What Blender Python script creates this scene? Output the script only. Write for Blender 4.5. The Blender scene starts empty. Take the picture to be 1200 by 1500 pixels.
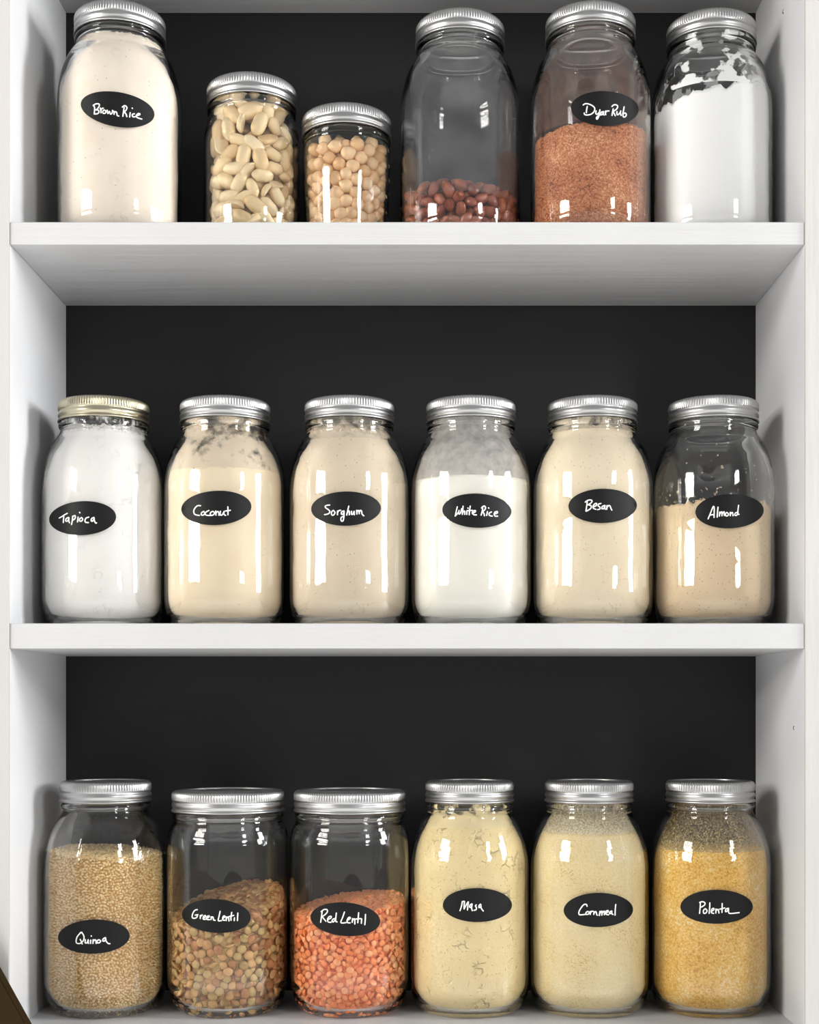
import bpy, bmesh, math, random
import numpy as np
from mathutils import Vector, Matrix, noise as mnoise, Euler

# ------------------------------------------------------------------ units
# one "u" = half a millimetre; the cabinet front is the plane Y = 0, the lens sits at the origin height
U = 0.0005
F = 2050.0                      # lens to cabinet front, in u
VX, VY = 638.0, 1037.0          # where the lens axis meets the photograph
scene = bpy.context.scene
COL = scene.collection
random.seed(7)
rng = np.random.default_rng(11)

# ------------------------------------------------------------------ camera
cam_d = bpy.data.cameras.new('camera')
cam = bpy.data.objects.new('camera', cam_d)
COL.objects.link(cam)
cam.location = (0, -F * U, 0)
cam.rotation_euler = (math.pi / 2, 0, 0)
cam_d.sensor_fit = 'VERTICAL'
cam_d.sensor_height = 36.0
cam_d.lens = 36.0 * F / 1500.0
cam_d.shift_x = (600 - VX) / 1500.0
cam_d.shift_y = (VY - 750) / 1500.0
cam_d.clip_start = 0.05
scene.camera = cam

# ------------------------------------------------------------------ world, window light, exposure
world = bpy.data.worlds.new('room_light')
scene.world = world
world.use_nodes = True
wnt = world.node_tree
bg = wnt.nodes['Background']
# the room around: light floor below, pale ceiling above, dimmer walls at eye level
_tc = wnt.nodes.new('ShaderNodeTexCoord')
_sp = wnt.nodes.new('ShaderNodeSeparateXYZ')
_rp = wnt.nodes.new('ShaderNodeValToRGB')
_mr = wnt.nodes.new('ShaderNodeMapRange')
_mr.inputs[1].default_value, _mr.inputs[2].default_value = -1.0, 1.0
wnt.links.new(_tc.outputs['Generated'], _sp.inputs[0])
wnt.links.new(_sp.outputs[2], _mr.inputs[0])
wnt.links.new(_mr.outputs[0], _rp.inputs[0])
_e = _rp.color_ramp.elements
while len(_e) < 6: _e.new(0.5)
for _k, (_p, _c) in enumerate(((0.0, (2.9, 2.85, 2.8, 1)), (0.36, (2.2, 2.16, 2.12, 1)), (0.42, (0.80, 0.78, 0.76, 1)), (0.46, (0.46, 0.45, 0.44, 1)), (0.6, (0.48, 0.48, 0.48, 1)), (1.0, (0.85, 0.86, 0.88, 1)))):
    _e[_k].position = _p; _e[_k].color = _c
wnt.links.new(_rp.outputs[0], bg.inputs[0])
bg.inputs[1].default_value = 0.62

def window_light(name, az, el0, el1, wid, dist, rad, colour):
    """daylight through one sash: azimuth and elevation as seen from the jars, radiance rad"""
    a = math.radians(az)
    zc = dist * (math.tan(math.radians(el0)) + math.tan(math.radians(el1))) / 2
    h = dist * (math.tan(math.radians(el1)) - math.tan(math.radians(el0)))
    w = 2 * dist * math.tan(math.radians(wid / 2))
    ld = bpy.data.lights.new(name, 'AREA')
    ld.shape = 'RECTANGLE'
    ld.size, ld.size_y = w, h
    ld.energy = rad * math.pi * w * h
    ld.color = colour
    # the view through the sash: foliage and sky, uneven brightness
    ld.use_nodes = True
    lt = ld.node_tree
    em = next(n for n in lt.nodes if n.type == 'EMISSION')
    ge = lt.nodes.new('ShaderNodeNewGeometry')
    no = lt.nodes.new('ShaderNodeTexNoise')
    no.inputs['Scale'].default_value = 11.0
    no.inputs['Detail'].default_value = 3.0
    mr = lt.nodes.new('ShaderNodeMapRange')
    for i, x in zip((1, 2, 3, 4), (0.40, 0.60, 0.25, 1.75)): mr.inputs[i].default_value = x
    lt.links.new(ge.outputs['Position'], no.inputs['Vector'])
    lt.links.new(no.outputs[0], mr.inputs[0])
    lt.links.new(mr.outputs[0], em.inputs['Strength'])
    o = bpy.data.objects.new(name, ld)
    COL.objects.link(o)
    o.location = (math.sin(a) * dist, 0.07 - math.cos(a) * dist, zc)
    d = Vector((-math.sin(a), math.cos(a), 0))
    o.rotation_euler = d.to_track_quat('-Z', 'Y').to_euler()
    return o

WARM, COOL = (1.0, 0.97, 0.92), (0.98, 0.99, 1.0)
window_light('window_daylight', -54, 6.6, 10.1, 20, 2.6, 24, WARM)
window_light('window_daylight', -54, 12.7, 25, 18, 2.6, 18, WARM)
window_light('window_daylight', 38, 5.7, 8.0, 8, 3.0, 28, COOL)
window_light('window_daylight', 38, 14.0, 24, 7, 3.0, 26, COOL)
window_light('window_daylight', 76, 5, 24, 13, 2.4, 37, COOL)

scene.view_settings.view_transform = 'Standard'
scene.view_settings.look = 'None'
scene.view_settings.gamma = 1.0
scene.view_settings.use_curve_mapping = False
scene.view_settings.exposure = 0.22
cy = scene.cycles
cy.max_bounces = 20
cy.transmission_bounces = 16
cy.transparent_max_bounces = 16
cy.diffuse_bounces = 5
cy.glossy_bounces = 6
cy.caustics_refractive = True
cy.caustics_reflective = False
cy.blur_glossy = 0.3
cy.sample_clamp_indirect = 40.0
cy.use_denoising = True

# ------------------------------------------------------------------ helpers
def lin(c):
    return tuple(((v / 255) / 12.92 if v / 255 <= 0.04045 else ((v / 255 + 0.055) / 1.055) ** 2.4) for v in c) + (1.0,)

def link(name, mesh, mat=None, parent=None):
    o = bpy.data.objects.new(name, mesh)
    COL.objects.link(o)
    if mat and not mesh.materials:
        mesh.materials.append(mat)
    if parent:
        o.parent = parent
    return o

def mesh_from(name, verts, faces, smooth=True, scale=U):
    me = bpy.data.meshes.new(name)
    v = np.asarray(verts, dtype=float) * scale
    me.from_pydata(v.tolist(), [], faces)
    if smooth:
        me.polygons.foreach_set('use_smooth', [True] * len(me.polygons))
    me.update()
    return me

def tag(o, label=None, cat=None, group=None, kind=None):
    if label: o['label'] = label
    if cat: o['category'] = cat
    if group: o['group'] = group
    if kind: o['kind'] = kind
    return o

def empty(name, loc):
    o = bpy.data.objects.new(name, None)
    o.empty_display_size = 0.02
    COL.objects.link(o)
    o.location = Vector(loc) * U
    return o

def lathe(profile, segs=96, rad_fn=None, smooth=True, name='lathe'):
    """profile: list of (r, z) in u; r = 0 becomes a pole"""
    verts, faces, rings = [], [], []
    for k, (r, z) in enumerate(profile):
        if r <= 1e-6:
            rings.append([len(verts)])
            verts.append((0, 0, z))
        else:
            ids = []
            for i in range(segs):
                a = 2 * math.pi * i / segs
                rr = r + (rad_fn(k, i) if rad_fn else 0)
                ids.append(len(verts))
                verts.append((rr * math.cos(a), rr * math.sin(a), z))
            rings.append(ids)
    for A, B in zip(rings[:-1], rings[1:]):
        if len(A) == 1 and len(B) == 1:
            continue
        for i in range(segs):
            j = (i + 1) % segs
            if len(A) == 1:
                faces.append((A[0], B[j], B[i]))
            elif len(B) == 1:
                faces.append((A[i], A[j], B[0]))
            else:
                faces.append((A[i], A[j], B[j], B[i]))
    return mesh_from(name, verts, faces, smooth)

def box_mesh(name, x0, x1, y0, y1, z0, z1, bevel=1.5):
    bm = bmesh.new()
    bmesh.ops.create_cube(bm, size=1.0)
    for v in bm.verts:
        v.co = Vector(((x0 + x1) / 2 + v.co.x * (x1 - x0), (y0 + y1) / 2 + v.co.y * (y1 - y0), (z0 + z1) / 2 + v.co.z * (z1 - z0))) * U
    if bevel:
        bmesh.ops.bevel(bm, geom=bm.edges[:], offset=bevel * U, segments=2, affect='EDGES', profile=0.5)
    me = bpy.data.meshes.new(name)
    bm.to_mesh(me); bm.free()
    return me

# ------------------------------------------------------------------ materials
def new_mat(name):
    m = bpy.data.materials.new(name)
    m.use_nodes = True
    nt = m.node_tree
    return m, nt, nt.nodes['Principled BSDF'], nt.nodes['Material Output']

def N(nt, typ, **kw):
    n = nt.nodes.new(typ)
    for k, v in kw.items():
        setattr(n, k, v)
    return n

def noise_node(nt, vec, scale, detail=4, rough=0.55, dist=0.0):
    n = N(nt, 'ShaderNodeTexNoise')
    n.inputs['Scale'].default_value = scale
    n.inputs['Detail'].default_value = detail
    n.inputs['Roughness'].default_value = rough
    n.inputs['Distortion'].default_value = dist
    nt.links.new(vec, n.inputs['Vector'])
    return n

def maprange(nt, val, a, b, c=0.0, d=1.0, smooth=False):
    n = N(nt, 'ShaderNodeMapRange')
    if smooth: n.interpolation_type = 'SMOOTHSTEP'
    for i, x in zip((1, 2, 3, 4), (a, b, c, d)):
        n.inputs[i].default_value = x
    nt.links.new(val, n.inputs[0])
    return n.outputs[0]

def mixcol(nt, fac, c1, c2):
    n = N(nt, 'ShaderNodeMix', data_type='RGBA')
    if hasattr(fac, 'links') or hasattr(fac, 'is_linked'): nt.links.new(fac, n.inputs[0])
    else: n.inputs[0].default_value = fac
    for c, i in ((c1, 6), (c2, 7)):
        if isinstance(c, tuple): n.inputs[i].default_value = c
        else: nt.links.new(c, n.inputs[i])
    return n.outputs[2]

def math_n(nt, op, a, b):
    n = N(nt, 'ShaderNodeMath', operation=op)
    for x, i in ((a, 0), (b, 1)):
        if isinstance(x, (int, float)): n.inputs[i].default_value = x
        else: nt.links.new(x, n.inputs[i])
    return n.outputs[0]

def bump(nt, height, strength, dist, bsdf):
    b = N(nt, 'ShaderNodeBump')
    b.inputs['Strength'].default_value = strength
    b.inputs['Distance'].default_value = dist
    nt.links.new(height, b.inputs['Height'])
    nt.links.new(b.outputs[0], bsdf.inputs['Normal'])
    return b

def obj_vec(nt, sx=1, sy=1, sz=1):
    tc = N(nt, 'ShaderNodeTexCoord')
    mp = N(nt, 'ShaderNodeMapping')
    mp.inputs['Scale'].default_value = (sx, sy, sz)
    nt.links.new(tc.outputs['Object'], mp.inputs['Vector'])
    return mp.outputs[0]

def paint_mat(name, c, grain=(6, 60, 260), rough=0.42, strength=0.5):
    m, nt, b, out = new_mat(name)
    v = obj_vec(nt, *grain)
    n1 = noise_node(nt, v, 1.0, 6, 0.6)
    v2 = obj_vec(nt, 9, 9, 9)
    n2 = noise_node(nt, v2, 1.0, 3)
    f = maprange(nt, n2.outputs[0], 0.3, 0.7)
    dark = tuple(x * 0.93 for x in c[:3]) + (1,)
    nt.links.new(mixcol(nt, f, dark, c), b.inputs['Base Color'])
    b.inputs['Roughness'].default_value = rough
    bump(nt, n1.outputs[0], strength, 0.0015, b)
    return m

WHITE = (0.52, 0.52, 0.523, 1)
M_shelf = paint_mat('white_brushed_paint', WHITE, (5, 60, 240))
M_side = paint_mat('white_side_paint', (0.74, 0.742, 0.75, 1), (60, 60, 8), strength=0.2)
M_stile = paint_mat('off_white_frame_paint', (0.50, 0.487, 0.465, 1), (110, 60, 12), strength=0.4)
M_wall = paint_mat('wall_paint', (0.75, 0.74, 0.72, 1), (30, 30, 30), 0.7, 0.2)

def back_mat():
    m, nt, b, out = new_mat('matte_black_board')
    v = obj_vec(nt, 14, 14, 90)
    n = noise_node(nt, v, 1.0, 5)
    nt.links.new(mixcol(nt, n.outputs[0], lin((19, 19, 21)), lin((28, 28, 30))), b.inputs['Base Color'])
    b.inputs['Roughness'].default_value = 0.55
    b.inputs['Specular IOR Level'].default_value = 0.3
    bump(nt, n.outputs[0], 0.12, 0.001, b)
    return m
M_back = back_mat()

def glass_mat():
    m, nt, b, out = new_mat('clear_jar_glass')
    b.inputs['Base Color'].default_value = (0.985, 0.99, 0.985, 1)
    b.inputs['Transmission Weight'].default_value = 1.0
    b.inputs['Roughness'].default_value = 0.0
    b.inputs['IOR'].default_value = 1.5
    v = obj_vec(nt, 30, 30, 22)
    n = noise_node(nt, v, 1.0, 2, 0.4)
    bump(nt, n.outputs[0], 0.4, 0.0012, b)
    return m
M_glass = glass_mat()

def metal_mat(name, c, rough=0.28):
    m, nt, b, out = new_mat(name)
    v = obj_vec(nt, 50, 50, 400)
    n = noise_node(nt, v, 1.0, 4)
    b.inputs['Base Color'].default_value = c
    b.inputs['Metallic'].default_value = 1.0
    nt.links.new(maprange(nt, n.outputs[0], 0.3, 0.7, rough - 0.06, rough + 0.08), b.inputs['Roughness'])
    return m
M_metal = metal_mat('tin_plated_steel', (0.44, 0.44, 0.437, 1), 0.36)
M_brass = metal_mat('yellowed_steel', (0.50, 0.46, 0.34, 1), 0.32)
M_disc = metal_mat('grey_lid_steel', (0.50, 0.50, 0.50, 1), 0.4)

def plain(name, c, rough=0.6, spec=0.5):
    m, nt, b, out = new_mat(name)
    v = obj_vec(nt, 120, 120, 120)
    n = noise_node(nt, v, 1.0, 4)
    nt.links.new(mixcol(nt, n.outputs[0], tuple(x * 0.9 for x in c[:3]) + (1,), c), b.inputs['Base Color'])
    b.inputs['Roughness'].default_value = rough
    b.inputs['Specular IOR Level'].default_value = spec
    return m
M_sticker = plain('black_vinyl', lin((13, 13, 14)), 0.5, 0.22)
M_chalk = plain('white_chalk_ink', lin((250, 250, 246)), 0.8, 0.2)
M_board = plain('flat_dark_brown', lin((46, 33, 14)), 0.85, 0.1)
M_screw = metal_mat('dull_screw_steel', (0.5, 0.5, 0.49, 1), 0.4)

def flour_mat(name, c, c2=None, speck=None, speck_amt=0.0, grain=900, grain_bump=0.25, crack=0.0, lump=0.0, patch=22):
    """powder packed against glass: soft patches, fine grain, sparse bran specks, hairline cracks"""
    m, nt, b, out = new_mat(name)
    v = obj_vec(nt)
    c1 = lin(c); c2 = lin(c2) if c2 else tuple(x * 0.9 for x in c1[:3]) + (1,)
    n = noise_node(nt, v, patch, 5, 0.6, 0.3)
    col = mixcol(nt, maprange(nt, n.outputs[0], 0.35, 0.7), c1, c2)
    g = noise_node(nt, v, grain, 2, 0.6)
    col = mixcol(nt, maprange(nt, g.outputs[0], 0.3, 0.75, 0.0, 0.35), col, c2)
    if speck:
        vo = N(nt, 'ShaderNodeTexVoronoi')
        vo.inputs['Scale'].default_value = 620
        nt.links.new(v, vo.inputs['Vector'])
        sep = N(nt, 'ShaderNodeSeparateColor')
        nt.links.new(vo.outputs['Color'], sep.inputs[0])
        pick = maprange(nt, sep.outputs[0], 1 - 1.8 * speck_amt, 1 - 1.8 * speck_amt + 0.02)
        near = maprange(nt, vo.outputs['Distance'], 0.16, 0.34, 1, 0)
        col = mixcol(nt, math_n(nt, 'MULTIPLY', math_n(nt, 'MULTIPLY', pick, near), 0.75), col, lin(speck))
    h = math_n(nt, 'MULTIPLY', g.outputs[0], 0.35)
    if crack:
        w = noise_node(nt, v, 60, 3, 0.6)
        vm = N(nt, 'ShaderNodeVectorMath', operation='MULTIPLY_ADD')
        nt.links.new(w.outputs['Color'], vm.inputs[0])
        vm.inputs[1].default_value = (0.02, 0.02, 0.02)
        nt.links.new(v, vm.inputs[2])
        ve = N(nt, 'ShaderNodeTexVoronoi', feature='DISTANCE_TO_EDGE')
        ve.inputs['Scale'].default_value = 120
        nt.links.new(vm.outputs[0], ve.inputs['Vector'])
        line = maprange(nt, ve.outputs['Distance'], 0.0, 0.06, 1, 0)
        mk = noise_node(nt, v, 70, 3)
        msk = maprange(nt, mk.outputs[0], 0.60 - 0.1 * crack, 0.66 - 0.05 * crack)
        cr = math_n(nt, 'MULTIPLY', line, msk)
        h = math_n(nt, 'SUBTRACT', h, math_n(nt, 'MULTIPLY', cr, 1.3))
        col = mixcol(nt, math_n(nt, 'MULTIPLY', cr, 0.2), col, tuple(x * 0.5 for x in c1[:3]) + (1,))
    if lump:
        l = noise_node(nt, v, 75, 5, 0.6)
        h = math_n(nt, 'ADD', h, math_n(nt, 'MULTIPLY', l.outputs[0], lump))
    nt.links.new(col, b.inputs['Base Color'])
    b.inputs['Roughness'].default_value = 0.95
    b.inputs['Specular IOR Level'].default_value = 0.1
    bump(nt, h, grain_bump, 0.0012, b)
    return m

def grain_mat(name, palette, scale=900, soft=0.3, bstr=0.5, patch=None):
    """coarse meal: every cell a grain with a colour of the palette"""
    m, nt, b, out = new_mat(name)
    v = obj_vec(nt)
    vo = N(nt, 'ShaderNodeTexVoronoi')
    vo.inputs['Scale'].default_value = scale
    nt.links.new(v, vo.inputs['Vector'])
    sep = N(nt, 'ShaderNodeSeparateColor')
    nt.links.new(vo.outputs['Color'], sep.inputs[0])
    val = sep.outputs[0]
    if patch:
        pn = noise_node(nt, v, patch, 4)
        val = math_n(nt, 'ADD', math_n(nt, 'MULTIPLY', val, 0.65), maprange(nt, pn.outputs[0], 0.3, 0.7, -0.05, 0.4))
    ramp = N(nt, 'ShaderNodeValToRGB')
    ramp.color_ramp.interpolation = 'LINEAR'
    els = ramp.color_ramp.elements
    n = len(palette)
    while len(els) < n: els.new(0.5)
    for k, c in enumerate(palette):
        els[k].position = k / (n - 1)
        els[k].color = lin(c)
    nt.links.new(val, ramp.inputs[0])
    nt.links.new(ramp.outputs[0], b.inputs['Base Color'])
    b.inputs['Roughness'].default_value = 0.8
    b.inputs['Specular IOR Level'].default_value = 0.2
    inv = maprange(nt, vo.outputs['Distance'], 0.0, 0.7, 1, 0)
    bump(nt, inv, bstr, 0.0008, b)
    return m

def seed_mat(name, cols, rough=0.45, spec=0.4, island=False, bumps=0.15, bscale=500):
    m, nt, b, out = new_mat(name)
    if island:
        g = N(nt, 'ShaderNodeNewGeometry'); r = g.outputs['Random Per Island']
    else:
        g = N(nt, 'ShaderNodeObjectInfo'); r = g.outputs['Random']
    ramp = N(nt, 'ShaderNodeValToRGB')
    els = ramp.color_ramp.elements
    n = len(cols)
    while len(els) < n: els.new(0.5)
    for k, c in enumerate(cols):
        els[k].position = k / (n - 1); els[k].color = lin(c)
    nt.links.new(r, ramp.inputs[0])
    v = obj_vec(nt)
    no = noise_node(nt, v, bscale, 4)
    col = mixcol(nt, maprange(nt, no.outputs[0], 0.3, 0.7, 0, 0.25), ramp.outputs[0], lin(cols[0]))
    nt.links.new(col, b.inputs['Base Color'])
    b.inputs['Roughness'].default_value = rough
    b.inputs['Specular IOR Level'].default_value = spec
    bump(nt, no.outputs[0], bumps, 0.0006, b)
    return m

def film_mat(name, c, z0, z1, d0, d1, scale=60, width=0.25, maxop=0.9, detail=6, rough=0.6, side=None):
    """powder clinging to the inside of the glass: denser at height z0 (u) than at z1, broken up by noise"""
    m, nt, b, out = new_mat(name)
    tc = N(nt, 'ShaderNodeTexCoord')
    sep = N(nt, 'ShaderNodeSeparateXYZ')
    nt.links.new(tc.outputs['Object'], sep.inputs[0])
    dens = maprange(nt, sep.outputs[2], z0 * U, z1 * U, d0, d1)
    if side:
        dens = math_n(nt, 'ADD', dens, math_n(nt, 'MULTIPLY', sep.outputs[0], side / U / 100))
    n = noise_node(nt, tc.outputs['Object'], scale, detail, rough, 0.1)
    f = maprange(nt, math_n(nt, 'ADD', n.outputs[0], dens), 1 - width, 1 + width, 0, maxop, True)
    tr = N(nt, 'ShaderNodeBsdfTransparent')
    b.inputs['Base Color'].default_value = lin(c)
    b.inputs['Roughness'].default_value = 1.0
    b.inputs['Specular IOR Level'].default_value = 0.0
    mx = N(nt, 'ShaderNodeMixShader')
    nt.links.new(f, mx.inputs[0]); nt.links.new(tr.outputs[0], mx.inputs[1]); nt.links.new(b.outputs[0], mx.inputs[2])
    nt.links.new(mx.outputs[0], out.inputs['Surface'])
    return m

# ------------------------------------------------------------------ the cabinet
XL, XR, YB = -624.0, 541.0, 314.0
S1, S2, S3, TOPU = 712.0, 124.0, -477.0, 1173.0      # shelf tops, underside of the topmost board
TH = 37.0
cab = empty('pantry_cabinet', (0, 0, -560))
tag(cab, 'white painted open pantry cabinet with three shelves and a black back board', 'cabinet')
def cab_part(name, x0, x1, y0, y1, z0, z1, mat, bevel=1.2):
    cx, cyy, cz = (x0 + x1) / 2, (y0 + y1) / 2, (z0 + z1) / 2
    me = box_mesh(name, x0 - cx, x1 - cx, y0 - cyy, y1 - cyy, z0 - cz, z1 - cz, bevel)
    o = link(name, me, mat, cab)
    o.location = (cx * U, cyy * U, (cz + 560) * U)
    return o
cab_part('back_board', XL - 30, XR + 30, YB, YB + 16, -545, 1235, M_back, 0)
cab_part('side_panel', XL - 40, XL, 2, YB, -560, 1250, M_side, 0.8)
cab_part('side_panel', XR, XR + 40, 2, YB, -560, 1250, M_side, 0.8)
for z in (S1, S2, S3):
    cab_part('shelf', XL, XR, 0, YB - 0.3, z - TH + (4 if z == S1 else 0), z, M_shelf, 1.6)
cab_part('top_board', XL, XR, 0, YB - 0.3, TOPU, TOPU + TH, M_shelf, 1.6)
cab_part('face_stile', XL - 110, XL, -3, 2, -560, 1250, M_stile, 0.8)
cab_part('face_stile', XR, XR + 110, -3, 2, -560, 1250, M_stile, 0.8)
sc = lathe([(0, 1.2), (2.4, 1.0), (3.2, 0.2), (3.3, -1)], 20, name='screw_head')
for (yy, zz) in ((125, 1082), (60, -30)):
    s = link('screw_head', sc, M_screw, cab)
    s.rotation_euler = (0, -math.pi / 2, 0)
    s.location = (XR * U, yy * U, (zz + 560) * U)

# wall the cabinet is let into
def wall_with_hole():
    x0, x1, z0, z1 = XL - 110, XR + 110, -560, 1250
    X0, X1, Z0, Z1 = x0 - 900, x1 + 900, z0 - 700, z1 + 500
    bm = bmesh.new()
    for (a, b_, c, d) in ((X0, x0, Z0, Z1), (x1, X1, Z0, Z1), (x0, x1, Z0, z0), (x0, x1, z1, Z1)):
        r = bmesh.ops.create_cube(bm, size=1.0)
        for v in r['verts']:
            v.co = Vector(((a + b_) / 2 + v.co.x * (b_ - a), 16 + v.co.y * 30, (c + d) / 2 + v.co.z * (d - c))) * U
    me = bpy.data.meshes.new('wall_back'); bm.to_mesh(me); bm.free()
    return me
tag(link('wall_back', wall_with_hole(), M_wall), kind='structure')

# ------------------------------------------------------------------ jars
def interp_profile(P):
    zs = np.array([p[1] for p in P]); rs = np.array([p[0] for p in P])
    return lambda z: np.interp(z, zs, rs)

def smooth_profile(P, n=4):
    """Catmull-Rom through profile points"""
    out = []
    for i in range(len(P) - 1):
        p0 = P[max(i - 1, 0)]; p1 = P[i]; p2 = P[i + 1]; p3 = P[min(i + 2, len(P) - 1)]
        for k in range(n):
            t = k / n
            q = []
            for a in (0, 1):
                q.append(0.5 * (2 * p1[a] + (p2[a] - p0[a]) * t + (2 * p0[a] - 5 * p1[a] + 4 * p2[a] - p3[a]) * t * t + (3 * p1[a] - p0[a] - 3 * p2[a] + p3[a]) * t ** 3))
            out.append(tuple(q))
    out.append(P[-1])
    return out

def quart_profile(R, H):
    k = R / 93.5
    P = [(70, 0), (76, 2.5), (83, 8), (88.5, 18), (92, 32), (93.5, 52)]
    P = [(r * k, z) for r, z in P]
    P += [(R, 52 + (218 - 52) * t) for t in (0.33, 0.66)]
    s = H - 356
    P += [(R, 200 + s), (R - 0.15, 218 + s), (R - 0.6, 229 + s), (91.8 * k, 240 + s), (88.5 * k, 259 + s), (82.5 * k, 278 + s), (75.5 * k, 292 + s), (69.5, 302 + s), (66.5, 308 + s), (66.2, 312 + s),
          (68.6, 314.5 + s), (69.3, 318 + s), (67.8, 321.5 + s), (65.5, 324 + s), (65.2, 340 + s), (64.5, 350 + s)]
    return P

def wide_profile(R, H):
    P = [(70, 0), (76, 2.5), (83, 8), (88, 18), (91, 32), (R, 52), (R, 140), (R, 170), (R, 200), (R, H - 108), (R - 0.1, H - 92), (R - 0.7, H - 78), (R - 2.5, H - 66), (R - 5.8, H - 56), (R - 9.5, H - 49), (85.4, H - 44.5),
         (87, H - 41.5), (87.6, H - 38.5), (86.2, H - 35.5), (84, H - 33), (83.8, H - 16), (83, H - 6)]
    return P

def pint_profile(R, H):
    P = [(58, 0), (63, 2.5), (68, 8), (71.5, 18), (73.3, 32), (R, 50), (R, 90), (R, 120), (R, 145), (R - 0.1, H - 92), (R - 0.9, H - 78), (R - 3, H - 66), (R - 6, H - 56), (R - 8, H - 50), (66.4, H - 46.5),
         (68.8, H - 43.5), (69.3, H - 39), (67.8, H - 35), (65.6, H - 32), (65.2, H - 16), (64.5, H - 6)]
    return P

def jelly_profile(R, H):
    P = [(54, 0), (58, 2.5), (61.5, 8), (63.5, 18), (64.3, 32), (64.8, 50), (R - 1, 110), (R, H - 60), (R - 0.3, H - 50), (R, H - 46), (68.8, H - 42.5), (69.4, H - 38.5), (67.8, H - 35),
         (65.6, H - 32), (65.2, H - 16), (64.5, H - 6)]
    return P

WALL_T = 6.0
class Jar:
    pass

def glass_mesh(P, name='glass_jar'):
    out = smooth_profile(P)
    f = interp_profile(out)
    ztop = out[-1][1]
    inner = []
    # inner wall follows the outer one but smoother: bead does not show inside
    zs = np.concatenate([np.linspace(ztop, 60, 44), np.linspace(56, 7.5, 12)])
    for z in zs:
        inner.append((rin_of(f, z), z))
    prof = [(0, 1.2), (50, 1.0), (60, 0.3)] + out + [(out[-1][0] - 1.5, ztop + 2), (out[-1][0] - WALL_T + 1.5, ztop + 2)] + inner
    r0 = inner[-1][0]
    prof += [(r0 - 4, 5.6), (r0 - 10, 4.4), (r0 * 0.5, 4.0), (0, 4.0)]
    return lathe(prof, 112, name=name), f, ztop

def rin_of(f, z):
    r = f(z) - WALL_T
    # ease the inside past the neck bead
    for dz in (-8, -4, 4, 8):
        r = min(r, f(z + dz) - WALL_T + 1.0)
    if z < 16:
        r -= (16 - z) * 0.5
    return float(r)

def band_mesh(rl, ribs=104):
    """screw band, z from 0 (lower lip) to 33, outer radius rl"""
    segs = ribs * 4
    P = [(rl - 2.2, 0.6), (rl - 0.6, 0.0), (rl + 0.5, 0.9), (rl + 0.5, 2.2), (rl - 0.4, 3.4), (rl - 1.6, 4.6), (rl - 1.8, 5.8), (rl - 0.7, 7.6), (rl, 9.6), (rl, 11.6), (rl - 0.8, 13.4), (rl - 1.7, 15.2),
         (rl - 1.7, 16.6), (rl - 0.9, 17.8), (rl - 0.3, 19.0), (rl - 0.3, 26.5), (rl - 1.0, 28.8), (rl - 2.6, 31.2), (rl - 4.8, 32.6), (rl - 7.0, 33.0), (rl - 9.6, 32.8), (rl - 10.4, 32.0), (rl - 10.4, 30.6), (rl - 4, 30.0), (rl - 3, 20), (rl - 2.8, 4)]
    kn = set(range(14, 18))
    def rf(k, i):
        if k in kn:
            amp = 1.0 if k in (14, 15, 16) else 0.6
            return (-amp if i % 4 in (0, 1) else 0.35)
        return 0
    return lathe(P + [P[0]], segs, rf, True, 'screw_band')

def disc_mesh(rl):
    r = rl - 9.5
    P = [(0, 30.6), (r * 0.62, 30.6), (r * 0.66, 31.2), (r * 0.72, 31.2), (r * 0.76, 30.4), (r * 0.93, 30.4), (r * 0.97, 31.0), (r, 30.9), (r + 4, 29.9), (r + 4, 28.8), (0, 28.8)]
    return lathe(P, 96, name='lid_disc')

def flip_check(me):
    bm = bmesh.new(); bm.from_mesh(me)
    bmesh.ops.recalc_face_normals(bm, faces=bm.faces[:])
    bm.to_mesh(me); bm.free()
    me.polygons.foreach_set('use_smooth', [True] * len(me.polygons))

_cache = {}
def make_jar(name, label, kind, px, depth, shelf, R, H, rl=70.0, band=None, cat='jar', group=None):
    J = Jar()
    z = F + depth
    J.X, J.Y, J.Z = (px - VX) * z / F, depth, shelf
    J.R, J.H, J.rl = R, H, rl
    J.root = empty(name, (J.X, J.Y, J.Z))
    tag(J.root, label, cat, group)
    key = (kind, round(R, 1), H)
    if key not in _cache:
        P = {'quart': quart_profile, 'wide': wide_profile, 'pint': pint_profile, 'jelly': jelly_profile}[kind](R, H)
        me, f, zt = glass_mesh(P)
        flip_check(me)
        _cache[key] = (me, f, zt)
    me, J.f, J.ztop = _cache[key]
    J.glass = link('glass_body', me, M_glass, J.root)
    bk = ('band', rl, band.name if band else '')
    if bk not in _cache:
        b = band_mesh(rl, 104 if rl < 80 else 128); flip_check(b)
        d = disc_mesh(rl); flip_check(d)
        _cache[bk] = (b, d)
    b, d = _cache[bk]
    o = link('screw_band', b, band or M_metal, J.root); o.location.z = (H - 33) * U
    o.rotation_euler.z = random.random() * 6
    o = link('lid_disc', d, M_disc, J.root); o.location.z = (H - 33) * U
    J.rin = lambda zz, g=0.7: rin_of(J.f, zz) - g
    return J

def unproject(J, u, v, rad):
    """point where the sight line of photo pixel (u, v) meets the jar's cylinder wall; local u"""
    dx, dz = (u - VX) / F, (VY - v) / F
    ox, oy = 0 - J.X, -F - J.Y
    a = dx * dx + 1; b = 2 * (ox * dx + oy); c = ox * ox + oy * oy - rad * rad
    D = max(b * b - 4 * a * c, 0.0)
    t = (-b - math.sqrt(D)) / (2 * a)
    return (ox + dx * t, oy + t, dz * t - J.Z)

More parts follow.
